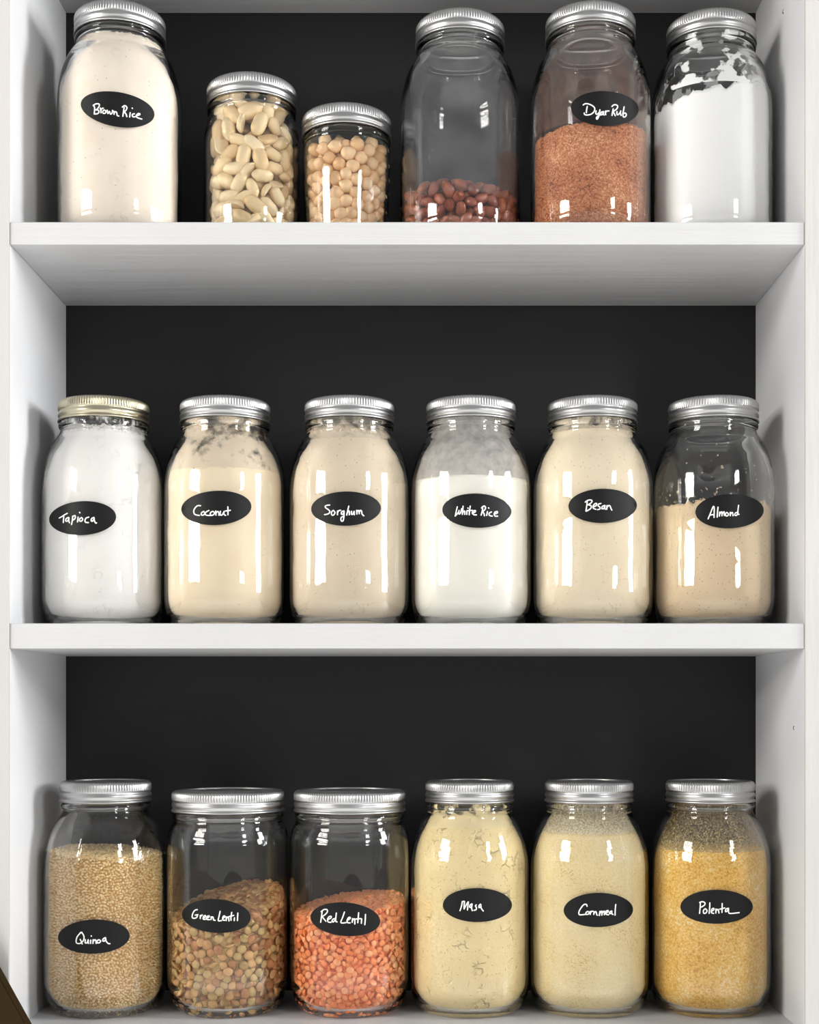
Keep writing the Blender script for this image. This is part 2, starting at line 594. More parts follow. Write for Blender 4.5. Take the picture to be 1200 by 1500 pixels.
def sticker(J, cx, cy_, a, b, ang, strokes, ox, oy, sc=10.0, hw=0.85):
    th = math.radians(ang)
    verts, faces = [], []
    rings, segs = 7, 72
    def pt(t, q):
        e, n = a * q * math.cos(t), b * q * math.sin(t)
        return cx + e * math.cos(th) - n * math.sin(th), cy_ + e * math.sin(th) + n * math.cos(th)
    verts.append(unproject(J, cx, cy_, J.R + 0.45))
    for k in range(1, rings + 2):
        for i in range(segs):
            t = 2 * math.pi * i / segs
            if k <= rings: verts.append(unproject(J, *pt(t, k / rings), J.R + 0.45))
            else: verts.append(unproject(J, *pt(t, 1.004), J.R + 0.02))
    for i in range(segs):
        j = (i + 1) % segs
        faces.append((0, 1 + i, 1 + j))
        for k in range(rings):
            A, B = 1 + k * segs, 1 + (k + 1) * segs
            faces.append((A + i, B + i, B + j, A + j))
    me = mesh_from('oval_label', verts, faces); flip_check(me)
    bm = bmesh.new(); bm.from_mesh(me)
    for e in bm.edges:
        if len(e.link_faces) == 2 and e.calc_face_angle(0) > 0.6: e.smooth = False
    bm.to_mesh(me); bm.free()
    st = link('oval_label', me, M_sticker, J.root)
    st['label'] = 'oval black label written on in white'
    # handwriting
    verts, faces = [], []
    for s in strokes:
        p = [(ox + x / sc, oy + y / sc) for x, y in s]
        if len(p) == 2:
            q = [(p[0][0] + (p[1][0] - p[0][0]) * t, p[0][1] + (p[1][1] - p[0][1]) * t) for t in (0, .25, .5, .75, 1)]
        else:
            q = smooth_profile(p, 5)
        n = len(q)
        base = len(verts)
        for i in range(n):
            x0, y0 = q[max(i - 1, 0)]; x1, y1 = q[min(i + 1, n - 1)]
            L = math.hypot(x1 - x0, y1 - y0) or 1
            nx, ny = -(y1 - y0) / L * hw, (x1 - x0) / L * hw
            verts.append(unproject(J, q[i][0] + nx, q[i][1] + ny, J.R + 0.7))
            verts.append(unproject(J, q[i][0] - nx, q[i][1] - ny, J.R + 0.7))
        for i in range(n - 1):
            k = base + 2 * i
            faces.append((k, k + 1, k + 3, k + 2))
        for e in (0, n - 1):
            c0 = len(verts)
            verts.append(unproject(J, q[e][0], q[e][1], J.R + 0.72))
            for i in range(10):
                t = 2 * math.pi * i / 10
                verts.append(unproject(J, q[e][0] + hw * math.cos(t), q[e][1] + hw * math.sin(t), J.R + 0.72))
            for i in range(10):
                faces.append((c0, c0 + 1 + i, c0 + 1 + (i + 1) % 10))
    me = mesh_from('handwriting', verts, faces, False)
    w = link('handwriting', me, M_chalk, st)
    return st

def fill_mesh(J, top, zb=5.0, segs=240, rows=40, gap=0.7, ragged=0.0, rag_scale=0.09, seed=0.0, rings=14):
    """the body of loose stuff inside a jar: top(x, y) gives its level in u; ragged roughens the edge at the glass"""
    verts, faces = [], []
    tops = []
    for i in range(segs):
        a = 2 * math.pi * i / segs
        x, y = math.cos(a) * J.R * 0.93, math.sin(a) * J.R * 0.93
        t = top(x, y)
        if ragged:
            t += ragged * (mnoise.fractal(Vector((x * rag_scale + seed, y * rag_scale, seed * 1.7)), 0.8, 2.1, 5))
        tops.append(min(t, J.ztop - 2))
    for k in range(rows + 1):
        q = k / rows
        for i in range(segs):
            a = 2 * math.pi * i / segs
            z = zb + (tops[i] - zb) * q
            r = J.rin(z, gap)
            verts.append((r * math.cos(a), r * math.sin(a), z))
    last = rows * segs
    for k in range(rows):
        for i in range(segs):
            j = (i + 1) % segs
            faces.append((k * segs + i, k * segs + j, (k + 1) * segs + j, (k + 1) * segs + i))
    prev = last
    for m in range(1, rings):
        q = 1 - m / rings
        base = len(verts)
        for i in range(segs):
            a = 2 * math.pi * i / segs
            r = J.rin(tops[i], gap) * q
            x, y = r * math.cos(a), r * math.sin(a)
            zt = top(x, y) + 1.2 * mnoise.noise(Vector((x * .12, y * .12, seed)))
            w = min(1.0, (1 - q) * 3)
            verts.append((x, y, min(tops[i] * (1 - w) + zt * w, J.ztop - 2)))
        for i in range(segs):
            j = (i + 1) % segs
            faces.append((prev + i, prev + j, base + j, base + i))
        prev = base
    c = len(verts); verts.append((0, 0, min(top(0, 0), J.ztop - 2)))
    for i in range(segs):
        faces.append((prev + i, prev + (i + 1) % segs, c))
    c = len(verts); verts.append((0, 0, zb - 0.4))
    for i in range(segs):
        faces.append((c, (i + 1) % segs, i))
    return mesh_from('fill', verts, faces)

def fill(J, name, label, cat, mat, top, **kw):
    me = fill_mesh(J, top, **kw)
    me.name = name
    o = link(name, me, mat)
    o.location = (J.X * U, J.Y * U, J.Z * U)
    tag(o, label, cat, kind='stuff')
    return o

def film(J, z0, z1, mat, gap=0.3):
    prof = [(J.rin(z, gap), z) for z in np.linspace(z0, z1, 40)]
    me = lathe(prof, 112, name='powder_film')
    o = link('powder_film', me, mat, J.root)
    o['label'] = 'thin film of powder clinging inside the glass'
    return o

def plane_top(z, sx=0.0, sy=0.0, curve=0.0):
    return lambda x, y: z + sx * x + sy * y + curve * (x * x + y * y) / 8000.0

S = lambda txt: [[tuple(float(c) for c in p.split(',')) for p in st.split()] for st in txt.strip().split('/')]

W = {}
W['brown'] = S("260,275 275,320 270,400/255,285 290,262 335,262 340,290 315,330 290,345/290,345 325,350 335,375 315,398 270,402/355,320 362,360 365,385/362,350 380,325 398,322/"
 "402,350 388,372 398,394 424,390 434,368 420,350 402,350/452,350 462,398 482,366 500,405 522,385 526,352/546,365 549,408/549,388 572,370 588,392 592,422 615,432/"
 "690,310 680,380 672,435/665,305 700,285 728,310 720,345 690,375/690,375 715,400 728,440/775,385 768,445/803,320 806,324/835,400 810,405 805,430 825,445 845,440/860,425 905,415 910,400 885,398 862,425 870,450 905,465 938,475")
W['dyar'] = S("335,310 325,355 322,400/275,288 310,268 370,278 425,310 445,345 430,390 385,425 330,435 295,425 292,405/465,375 460,410 480,425 510,395/520,360 510,410 500,460 480,495 468,480 485,455 530,430/"
 "570,385 540,395 530,425 550,430 570,400/575,385 570,420 580,435/605,375 600,405 605,430/603,400 620,378 652,375/715,345 705,395 697,440/697,310 720,288 755,285 780,305 770,340 735,370 712,380/712,385 730,415 745,445/"
 "770,385 768,420 785,430 815,400/825,375 820,410 830,440/875,315 865,370 855,430 870,465 900,450 905,420 885,405 862,420")
W['tapioca'] = S("268,368 310,345 345,322 385,300/335,345 330,390 328,435/405,360 372,375 362,408 385,415 405,385/410,365 408,405 418,438/465,340 460,400 448,462/462,350 495,332 505,355 490,385 462,400/545,355 535,425/565,285 570,292/"
 "595,360 565,385 570,412 595,412 612,385 595,360/700,355 660,370 645,405 655,430 695,435/775,360 745,375 735,405 755,415 775,385/778,365 782,405 800,440 815,440")
W['coconut'] = S("368,318 325,318 285,355 268,400 285,445 350,460/415,400 385,420 378,450 410,455 430,430 415,400/490,388 450,410 435,440 460,458 510,460/545,400 515,420 515,455 550,455 575,420 545,400/590,395 594,455/594,425 618,402 636,420 638,458/"
 "660,400 655,445 680,455 710,410/715,400 710,440 735,460/768,335 770,395 770,450/735,395 805,385")
W['sorghum'] = S("360,298 310,305 295,330 340,365 362,390 350,420 310,435 285,438/415,375 388,400 390,440 415,445 438,410 415,375/475,385 475,440/475,410 495,380 520,375/570,385 540,395 530,425 550,435 572,400/572,390 570,450 560,520 540,535 525,515 530,480 560,465/"
 "640,315 625,380 610,445/615,420 640,385 650,400 648,440/680,390 680,435 705,425 715,395/718,390 722,440/755,375 760,430/760,400 785,375 795,425/795,400 815,375 830,395 835,430 860,455")
W['white'] = S("300,295 285,360 270,430/270,428 320,370 325,345/325,345 325,400 350,380 365,320/385,285 380,345 375,405/378,385 400,355 412,370 410,405/442,350 440,405/455,312 458,316/490,285 480,350 475,410/445,352 520,345/525,385 560,370 565,350 535,355 520,385 545,410 580,412/"
 "672,310 665,360 650,415/655,310 690,282 715,305 700,340 668,365/668,365 690,390 698,425/742,365 730,420/758,310 763,314/800,370 770,385 765,410 785,425 812,430/840,400 885,385 885,365 855,370 840,400 855,430 890,430")
W['besan'] = S("375,280 368,340 355,425/345,295 385,268 430,265 445,285 420,315 380,335/385,335 425,345 435,370 410,400 360,428/465,365 505,345 510,315 485,320 462,350 465,385 500,400/575,315 540,325 535,350 560,370 560,395 525,405/625,345 595,360 590,390 615,390 632,355/635,345 632,380 640,400/665,345 660,400/662,375 690,345 710,355 720,385 735,412")
W['almond'] = S("275,460 305,390 345,290 362,285 365,340 362,440/305,405 365,395/420,290 412,370 408,435/445,360 440,420/442,395 475,355 478,415/480,390 510,355 512,410/550,365 530,385 535,415 560,415 575,390 550,365/600,365 600,415/602,395 630,365 640,415/700,365 675,375 665,405 690,410 710,380/722,262 712,340 715,390 728,395")
W['quinoa'] = S("430,275 395,300 360,345 345,400 355,435 400,440 445,405 462,360 450,310 420,278 400,290/405,380 420,410 435,448/480,385 478,430 505,430 520,390/522,385 525,440/560,390 556,440/566,328 570,334/595,385 592,440/595,410 620,385 635,400 638,440/680,385 655,400 655,430 685,430 705,405 680,385/775,355 745,370 735,400 760,405 778,370/778,360 785,405 815,440 840,443")
W['green'] = S("320,245 285,255 255,300 245,350 265,372 310,360 325,320/290,325 330,318/365,330 365,375/367,350 385,325 395,325/405,375 440,350 435,330 410,350 410,385 445,385/455,375 495,350 488,335 462,350 460,385 500,392/525,350 522,390/525,370 545,350 555,370 560,395 582,402/"
 "655,270 640,340 628,405 675,405/695,375 725,350 715,335 695,355 695,395 725,400/745,350 745,405/748,375 775,350 785,410/825,285 815,350 815,400/790,345 855,330/865,365 862,405/915,295 908,405")
W['red'] = S("250,240 240,320 228,400/235,245 275,215 320,215 325,250 290,290 250,315/250,315 275,350 305,385/335,360 380,335 380,312 350,320 330,355 340,395 380,400/440,345 410,355 395,385 415,395 440,365/458,265 450,340 450,385 468,395/"
 "577,250 550,330 525,405 600,405/620,370 660,345 655,325 630,340 615,375 625,405 660,408/695,345 690,400/695,370 725,350 728,425/785,260 778,340 772,405/735,355 815,345/828,350 825,415/885,285 882,360 875,435")
W['masa'] = S("375,305 360,380 340,440/375,310 405,305 400,360 400,415/402,410 440,340 462,310 455,370 450,430/515,340 490,355 480,385 500,390 515,360/518,345 510,400 520,440/578,355 565,370 580,395 575,425 545,435/640,345 620,365 618,395 640,385/645,350 650,400 680,445")
W['corn'] = S("432,295 420,268 380,275 330,340 310,390 325,420 400,415/440,370 415,390 420,415 450,410 465,385 440,370/480,370 478,415/480,395 500,370 518,368/535,375 530,415/532,400 560,372 575,420 585,425/620,370 612,430/615,405 650,365 648,425/650,400 685,365 685,420/705,395 740,375 735,358 710,370 708,410 745,420/790,365 765,380 762,405 785,395/795,365 795,405 812,415/852,270 845,340 842,425")
W['polenta'] = S("362,280 358,360 350,440/350,280 390,268 428,285 420,320 370,350/435,370 408,395 410,435 440,435 460,400 435,370/500,285 498,360 490,440/525,410 560,385 555,365 530,380 522,425 555,440/590,375 588,435/590,405 620,380 635,435/682,295 680,370 678,425/645,378 720,360/765,365 735,380 730,415 755,405 772,370/775,365 775,420 790,440 850,438 930,428")

# ---- top shelf
jb = make_jar('mason_jar', 'tall glass jar of beige flour labelled Brown Rice, left end of top shelf', 'quart', 176, 133, S1, 95, 361)
sticker(jb, 172.3, 160.3, 54.5, 25.2, 10, W['brown'], 110, 125, 9.6)
jp = make_jar('mason_jar', 'mid-height unlabelled glass jar packed with pale peanuts, on top shelf', 'pint', 369, 158, S1, 75.5, 263, 70.5)
jc = make_jar('mason_jar', 'shortest glass jar, unlabelled, packed with tan chickpeas on top shelf', 'jelly', 508, 158, S1, 69, 216, 70.5)
jr = make_jar('mason_jar', 'unlabelled tall glass jar nearly empty with red-brown beans at the bottom', 'quart', 674, 156, S1, 94.5, 360)
jd = make_jar('mason_jar', 'tall glass jar half full of rusty spice labelled Dyar Rub', 'quart', 865, 136, S1, 93.5, 361)
sticker(jd, 886, 159, 49.5, 25.6, 2, W['dyar'], 827, 125)
jw = make_jar('mason_jar', 'unlabelled tall glass jar of bright white powder, right end of top shelf', 'quart', 1042, 156, S1, 95, 360)
# ---- middle shelf
D2 = 140
jt = make_jar('mason_jar', 'glass jar of white starch labelled Tapioca with a yellowish lid, left end of middle shelf', 'quart', 152.5, D2, S2, 94.4, 352, band=M_brass)
sticker(jt, 121, 759, 49, 24.8, -3, W['tapioca'], 60, 722)
jo = make_jar('mason_jar', 'glass jar of cream flour labelled Coconut on middle shelf', 'quart', 330, D2, S2, 94.4, 352)
sticker(jo, 317, 744, 51.3, 25, -3, W['coconut'], 257, 709)
js = make_jar('mason_jar', 'glass jar of greyish beige flour labelled Sorghum on middle shelf', 'quart', 512, D2, S2, 94.4, 352)
sticker(js, 507, 745, 51, 25, -1, W['sorghum'], 447, 710)
jh = make_jar('mason_jar', 'glass jar of off-white flour labelled White Rice on middle shelf', 'quart', 690, D2, S2, 94.4, 352)
sticker(jh, 698.7, 748, 50.5, 25, 2, W['white'], 640, 713)
jn = make_jar('mason_jar', 'glass jar of pale yellow flour labelled Besan on middle shelf', 'quart', 868, D2, S2, 94.4, 352)
sticker(jn, 883, 741, 50, 25, -1, W['besan'], 823, 706)
ja = make_jar('mason_jar', 'half-full glass jar of tan meal labelled Almond, right end of middle shelf', 'quart', 1045, D2, S2, 94.4, 352)
sticker(ja, 1069, 748.8, 50, 25, -2, W['almond'], 1010, 714)
# ---- bottom shelf
D3 = 170
jq = make_jar('mason_jar', 'glass jar of small pale grains labelled Quinoa, left end of bottom shelf', 'quart', 155, D3, S3, 95.5, 362, 71.5)
sticker(jq, 137.5, 1372, 52.5, 25, -2, W['quinoa'], 77, 1338)
jg = make_jar('mason_jar', 'wide-mouthed glass jar of brown and olive lentils labelled Green Lentil', 'wide', 334.5, D3, S3, 95.5, 347, 88.5)
sticker(jg, 317, 1341.8, 50.3, 24.6, 3.5, W['green'], 257, 1308)
je = make_jar('mason_jar', 'wide-mouthed glass jar of orange lentils labelled Red Lentil', 'wide', 512.3, D3, S3, 95, 347, 88.5)
sticker(je, 506, 1346.5, 51, 24.5, 4.5, W['red'], 447, 1311)
jm = make_jar('mason_jar', 'glass jar of lumpy cream flour labelled Masa on bottom shelf', 'quart', 688, D3, S3, 94.4, 362)
sticker(jm, 699.5, 1325.8, 50.5, 24.8, 0, W['masa'], 640, 1290)
jl = make_jar('mason_jar', 'glass jar of pale yellow meal labelled Cornmeal on bottom shelf', 'quart', 863, D3, S3, 94.4, 362)
sticker(jl, 876.7, 1333, 50.7, 25, -1, W['corn'], 817, 1298)
jk = make_jar('mason_jar', 'glass jar of golden yellow grits labelled Polenta, right end of bottom shelf', 'quart', 1040.5, D3, S3, 94.4, 362)
sticker(jk, 1050, 1328.3, 53, 24.8, 0, W['polenta'], 990, 1294)

# ------------------------------------------------------------------ powders (stuff)
fill(jb, 'brown_rice_flour', 'pale beige flour filling the jar labelled Brown Rice to its neck', 'flour',
     flour_mat('beige_flour', (248, 236, 220), (242, 227, 209), (150, 115, 85), 0.02, crack=0.35), plane_top(312), ragged=4)
M_rub = grain_mat('spice_rub', [(72, 40, 28), (158, 92, 60), (186, 116, 78), (200, 136, 96), (228, 180, 140)], 1000, patch=30)
fill(jd, 'spice_rub', 'coarse rusty orange spice rub in the jar labelled Dyar Rub', 'spice', M_rub, plane_top(165, 0.05, -0.03), ragged=4)
film(jd, 168, 330, film_mat('spice_dust', (170, 125, 105), 165, 330, 0.46, 0.30, 90, 0.5, 0.5))
fill(jw, 'white_powder', 'bright white powder with a ragged sloping top in the rightmost jar of the top shelf', 'powder',
     flour_mat('white_powder_flour', (252, 252, 251), (250, 249, 247)), plane_top(240, 0.28, 0.10), ragged=11, rag_scale=0.05, seed=4.2)
film(jw, 236, 334, film_mat('white_powder_clinging', (251, 251, 250), 215, 330, 0.58, 0.37, 60, 0.02, 0.97, 4, 0.5, 0.10))
fill(jt, 'tapioca_starch', 'bright white starch filling the jar labelled Tapioca up to its neck', 'starch',
     flour_mat('tapioca_white', (253, 250, 246), (249, 245, 239), (190, 150, 120), 0.006, crack=0.75), plane_top(309), ragged=7, seed=2.1)
film(jt, 295, 330, film_mat('tapioca_clinging', (238, 236, 232), 296, 332, 0.62, 0.35, 70, 0.04, 0.95))
fill(jo, 'coconut_flour', 'cream flour with a crumbly upper edge in the jar labelled Coconut', 'flour',
     flour_mat('coconut_cream', (248, 231, 201), (242, 221, 188), (190, 150, 110), 0.02), plane_top(244), ragged=14, seed=7.7)
film(jo, 238, 330, film_mat('coconut_clinging', (232, 214, 188), 240, 325, 0.68, 0.44, 60, 0.10, 0.95))
fill(js, 'sorghum_flour', 'greyish beige flour filling the jar labelled Sorghum to its shoulder', 'flour',
     flour_mat('sorghum_beige', (232, 216, 191), (222, 204, 177), (130, 105, 80), 0.045, crack=0.3), plane_top(302, -0.07), ragged=6, seed=1.3)
film(js, 284, 330, film_mat('sorghum_clinging', (236, 220, 197), 284, 328, 0.62, 0.42, 80, 0.18, 0.8, side=-0.1))
fill(jh, 'white_rice_flour', 'smooth off-white flour with a level top in the jar labelled White Rice', 'flour',
     flour_mat('white_rice_flour', (252, 248, 238), (248, 243, 230), grain_bump=0.12), plane_top(227), ragged=1.5)
film(jh, 226, 330, film_mat('white_rice_dust', (240, 234, 226), 228, 325, 0.80, 0.40, 130, 0.8, 0.8, 5))
fill(jn, 'besan_flour', 'pale yellow flour filling the jar labelled Besan to its neck', 'flour',
     flour_mat('besan_yellow', (246, 231, 204), (240, 221, 188), (190, 150, 105), 0.07, crack=0.25, lump=0.25), plane_top(306), ragged=5, seed=3.3)
film(jn, 300, 332, film_mat('besan_clinging', (230, 215, 190), 300, 332, 0.66, 0.40, 90, 0.10, 0.9))
fill(ja, 'almond_meal', 'tan meal with an uneven top in the half-full jar labelled Almond', 'meal',
     flour_mat('almond_tan', (234, 211, 177), (225, 199, 162), (150, 100, 65), 0.10, grain=700, grain_bump=0.5, lump=0.15), plane_top(184, 0.0, -0.02), ragged=8, seed=5.9)
film(ja, 185, 300, film_mat('almond_specks', (220, 200, 170), 185, 300, 0.36, 0.24, 260, 0.02, 0.9, 2))
fill(jm, 'masa_flour', 'lumpy cream flour filling the jar labelled Masa to its neck', 'flour',
     flour_mat('masa_cream', (248, 227, 176), (243, 218, 160), (170, 130, 80), 0.08, crack=0.5, lump=2.4, grain_bump=0.9), plane_top(300), ragged=18, seed=8.8)
film(jm, 290, 328, film_mat('masa_clinging', (246, 226, 176), 300, 334, 0.64, 0.42, 80, 0.05, 0.95))
M_corn = grain_mat('cornmeal', [(196, 160, 98), (238, 213, 156), (241, 218, 165), (243, 223, 176), (248, 233, 196)], 1300, bstr=0.35, patch=26)
fill(jl, 'cornmeal', 'fine pale yellow cornmeal in the jar labelled Cornmeal', 'meal', M_corn, plane_top(284), ragged=3)
film(jl, 282, 330, film_mat('cornmeal_dust', (240, 224, 186), 280, 332, 0.72, 0.36, 800, 0.35, 0.9, 2))
M_pol = grain_mat('polenta_grits', [(190, 128, 44), (228, 172, 72), (238, 188, 94), (241, 204, 126), (250, 232, 186)], 850, bstr=0.6, patch=24)
fill(jk, 'polenta_grits', 'coarse golden grits in the jar labelled Polenta', 'grits', M_pol, plane_top(258), ragged=4)
film(jk, 256, 330, film_mat('polenta_dust', (230, 206, 150), 255, 330, 0.52, 0.34, 800, 0.22, 0.75, 2))
film(jr, 70, 330, film_mat('glass_haze', (150, 150, 155), 60, 330, 0.54, 0.36, 30, 0.4, 0.34, 4))

# ------------------------------------------------------------------ seeds, nuts, pulses
def uv_seed(nu, nv, fn):
    """closed surface from fn(theta, phi) -> (x, y, z)"""
    verts, faces = [], []
    verts.append(fn(0, 0))
    for i in range(1, nv):
        for j in range(nu):
            verts.append(fn(math.pi * i / nv, 2 * math.pi * j / nu))
    verts.append(fn(math.pi, 0))
    for j in range(nu):
        faces.append((0, 1 + j, 1 + (j + 1) % nu))
    for i in range(nv - 2):
        for j in range(nu):
            a = 1 + i * nu; b = a + nu
            faces.append((a + j, b + j, b + (j + 1) % nu, a + (j + 1) % nu))
    a = 1 + (nv - 2) * nu
    for j in range(nu):
        faces.append((a + j, len(verts) - 1, a + (j + 1) % nu))
    return np.array(verts), faces

def peanut_fn(t, p, L=19.5, w=11.8):
    z = L * math.cos(t)
    r = w * math.sin(t) ** 0.85 * (1 - 0.07 * math.exp(-(z / 6) ** 2)) * (1 + 0.02 * math.sin(3 * p))
    if z > L * 0.75: r *= 0.85
    r *= (1 - 0.05 * math.exp(-((p - math.pi) / 0.25) ** 2))
    return (r * math.cos(p), r * 0.94 * math.sin(p), z)
def half_fn(t, p, L=16.5, w=11.2):
    x, y, z = peanut_fn(t, p, L, w)
    return (x, max(y, -0.12 * w + 0.04 * x * x / w), z)
def chick_fn(t, p, R=10.6):
    d = 1 + 0.22 * math.exp(-(t / 0.34) ** 2) - 0.07 * math.exp(-((p - math.pi) / 0.35) ** 2) * math.sin(t) + 0.03 * math.sin(2 * p + 1) * math.sin(t) + 0.025 * math.cos(3 * t + p)
    r = R * d
    return (r * math.sin(t) * math.cos(p) * 0.97, r * math.sin(t) * math.sin(p), r * math.cos(t) * 0.98)
def bean_fn(t, p, L=12.5, w=8.6):
    z = L * math.cos(t)
    r = w * math.sin(t) ** 0.9
    x = r * math.cos(p); y = r * math.sin(p) * 0.9
    return (x + 1.1 * (z / L) ** 2 - (0.9 * math.exp(-(z / 4) ** 2) if math.cos(p) > 0.6 else 0), y, z)
def lentil_fn(d, th):
    def fn(t, p):
        r = d / 2 * math.sin(t)
        z = th / 2 * math.copysign(abs(math.cos(t)) ** 0.9, math.cos(t)) * (0.55 + 0.45 * abs(math.cos(t)))
        return (r * math.cos(p), r * math.sin(p) * 0.97, z)
    return fn

def visible_counts(cents, rads, J, ellipse=None, ymax=1500):
    """how many photo pixels each seed shows, nearer ones hiding those behind"""
    W0 = int((J.X - J.R * 1.1) * F / (F + J.Y - J.R) + VX) - 4
    W1 = int((J.X + J.R * 1.1) * F / (F + J.Y - J.R) + VX) + 4
    zt = J.Z + J.H
    H0 = int(min(VY - zt * F / (F + J.Y + s * J.R) for s in (-1, 1))) - 4
    H1 = int(max(VY - J.Z * F / (F + J.Y + s * J.R) for s in (-1, 1))) + 4
    taken = np.zeros((H1 - H0, W1 - W0), bool)
    yy, xx = np.mgrid[H0:H1, W0:W1]
    taken |= yy > ymax
    if ellipse:
        cx, cyy, a, b = ellipse
        taken |= ((xx - cx) / a) ** 2 + ((yy - cyy) / b) ** 2 < 1
    zd = F + J.Y + cents[:, 1]
    px = VX + (J.X + cents[:, 0]) * F / zd
    py = VY - (J.Z + cents[:, 2]) * F / zd
    pr = rads * F / zd
    cnt = np.zeros(len(cents), int)
    for i in np.argsort(zd):
        x0, x1 = int(px[i] - pr[i]) - W0, int(px[i] + pr[i]) + 2 - W0
        y0, y1 = int(py[i] - pr[i]) - H0, int(py[i] + pr[i]) + 2 - H0
        x0, y0 = max(x0, 0), max(y0, 0); x1, y1 = min(x1, W1 - W0), min(y1, H1 - H0)
        if x1 <= x0 or y1 <= y0: continue
        m = (xx[y0:y1, x0:x1] - px[i]) ** 2 + (yy[y0:y1, x0:x1] - py[i]) ** 2 < pr[i] ** 2
        sub = taken[y0:y1, x0:x1]
        cnt[i] = int((m & ~sub).sum())
        sub |= m
    return cnt

def pack(n, rad, J, ztop, wall, iters=420, seed=1):
    """settle n balls of radius rad into the jar"""
    g = np.random.default_rng(seed)
    th = g.uniform(0, 2 * math.pi, n); rr = np.sqrt(g.uniform(0, 1, n)) * (J.R - 12 - wall)
    P = np.stack([rr * np.cos(th), rr * np.sin(th), g.uniform(12, ztop * 1.15, n)], 1)
    zs = np.linspace(0, J.ztop + 40, 300)
    rin = np.array([J.rin(float(min(max(z, 10), J.ztop - 1)), 0.6) for z in zs])
    R = rad * g.uniform(0.92, 1.06, n)
    for it in range(iters):
        P[:, 2] -= 0.8 if it < iters - 90 else 0.15
        d = P[:, None, :] - P[None, :, :]
        L = np.sqrt((d ** 2).sum(2)) + 1e-6
        ov = np.maximum((R[:, None] + R[None, :]) - L, 0); np.fill_diagonal(ov, 0)
        P += 0.36 * ((ov / L)[:, :, None] * d).sum(1)
        lim = np.interp(P[:, 2], zs, rin) - wall
        r = np.hypot(P[:, 0], P[:, 1]) + 1e-9
        s = np.minimum(1, lim / r)
        P[:, 0] *= s; P[:, 1] *= s
        P[:, 2] = np.maximum(P[:, 2], 6.2 + wall)
    return P, R

def scatter_things(J, name, label, cat, group, protos, cents, rots, scales, vis, minpx=2, most=300):
    """one object per seed in view, sharing the prototypes' meshes"""
    order = [i for i in np.argsort(-vis) if vis[i] >= minpx][:most]
    for k, i in enumerate(order):
        me = protos[i % len(protos)]
        o = bpy.data.objects.new(name, me)
        COL.objects.link(o)
        o.location = ((J.X + cents[i][0]) * U, (J.Y + cents[i][1]) * U, (J.Z + cents[i][2]) * U)
        o.rotation_euler = rots[i].to_euler()
        o.scale = (scales[i],) * 3
        o['label'] = label; o['category'] = cat; o['group'] = group
    return set(order)

def seed_mesh(fn, nu, nv, mat, name):
    v, f = uv_seed(nu, nv, fn)
    me = mesh_from(name, v, f); me.materials.append(mat)
    return me

def tangent_rot(c, g, tilt=0.5):
    """long axis (z) roughly along the glass, any direction in its plane"""
    n = Vector((c[0], c[1], 0))
    n = n.normalized() if n.length > 1e-3 else Vector((1, 0, 0))
    up = Vector((0, 0, 1)); tg = up.cross(n)
    a = g.uniform(0, 2 * math.pi)
    ax = (tg * math.cos(a) + up * math.sin(a) + n * g.normal(0, tilt)).normalized()
    q = ax.to_track_quat('Z', 'Y')
    return q @ Euler((0, 0, g.uniform(0, 6.28))).to_quaternion()

g = np.random.default_rng(5)
M_pea = seed_mat('blanched_peanut', [(216, 184, 136), (236, 210, 166), (244, 224, 186), (230, 202, 156)], 0.5, 0.35)
M_chk = seed_mat('dried_chickpea', [(222, 176, 126), (240, 200, 154), (245, 212, 170), (234, 188, 136)], 0.5, 0.35, bumps=0.35, bscale=260)
M_bean = seed_mat('red_bean_skin', [(140, 70, 48), (172, 100, 72), (156, 82, 58), (182, 112, 82)], 0.32, 0.5)

P, R = pack(330, 13.0, jp, 250, 13.2, seed=3)
pr = [seed_mesh(peanut_fn, 20, 14, M_pea, 'peanut'), seed_mesh(peanut_fn, 20, 14, M_pea, 'peanut'), seed_mesh(half_fn, 20, 14, M_pea, 'peanut')]
vis = visible_counts(P, R * 0.72, jp, None, 326)
scatter_things(jp, 'peanut', 'pale skinned peanut inside the mid-height unlabelled jar on the top shelf', 'peanut', 'peanuts in the jar on the top shelf',
               pr, P, [tangent_rot(c, g, 0.12) for c in P], g.uniform(0.78, 1.06, len(P)), vis)
P, R = pack(400, 10.4, jc, 205, 9.8, seed=4)
pr = [seed_mesh(chick_fn, 20, 14, M_chk, 'chickpea')]
vis = visible_counts(P, R * 0.85, jc, None, 326)
scatter_things(jc, 'chickpea', 'round tan chickpea inside the shortest jar on the top shelf', 'chickpea', 'chickpeas in the shortest jar',
               pr, P, [Euler(g.uniform(0, 6.28, 3)).to_quaternion() for c in P], R / 10.4, vis)
P, R = pack(600, 9.4, jr, 130, 8.4, seed=6)
pr = [seed_mesh(bean_fn, 18, 12, M_bean, 'bean')]
vis = visible_counts(P, R * 0.85, jr, None, 326)
scatter_things(jr, 'bean', 'small glossy red-brown bean at the bottom of the nearly empty jar', 'bean', 'red-brown beans in the nearly empty jar',
               pr, P, [tangent_rot(c, g, 0.7) for c in P], g.uniform(0.85, 1.1, len(P)), vis)

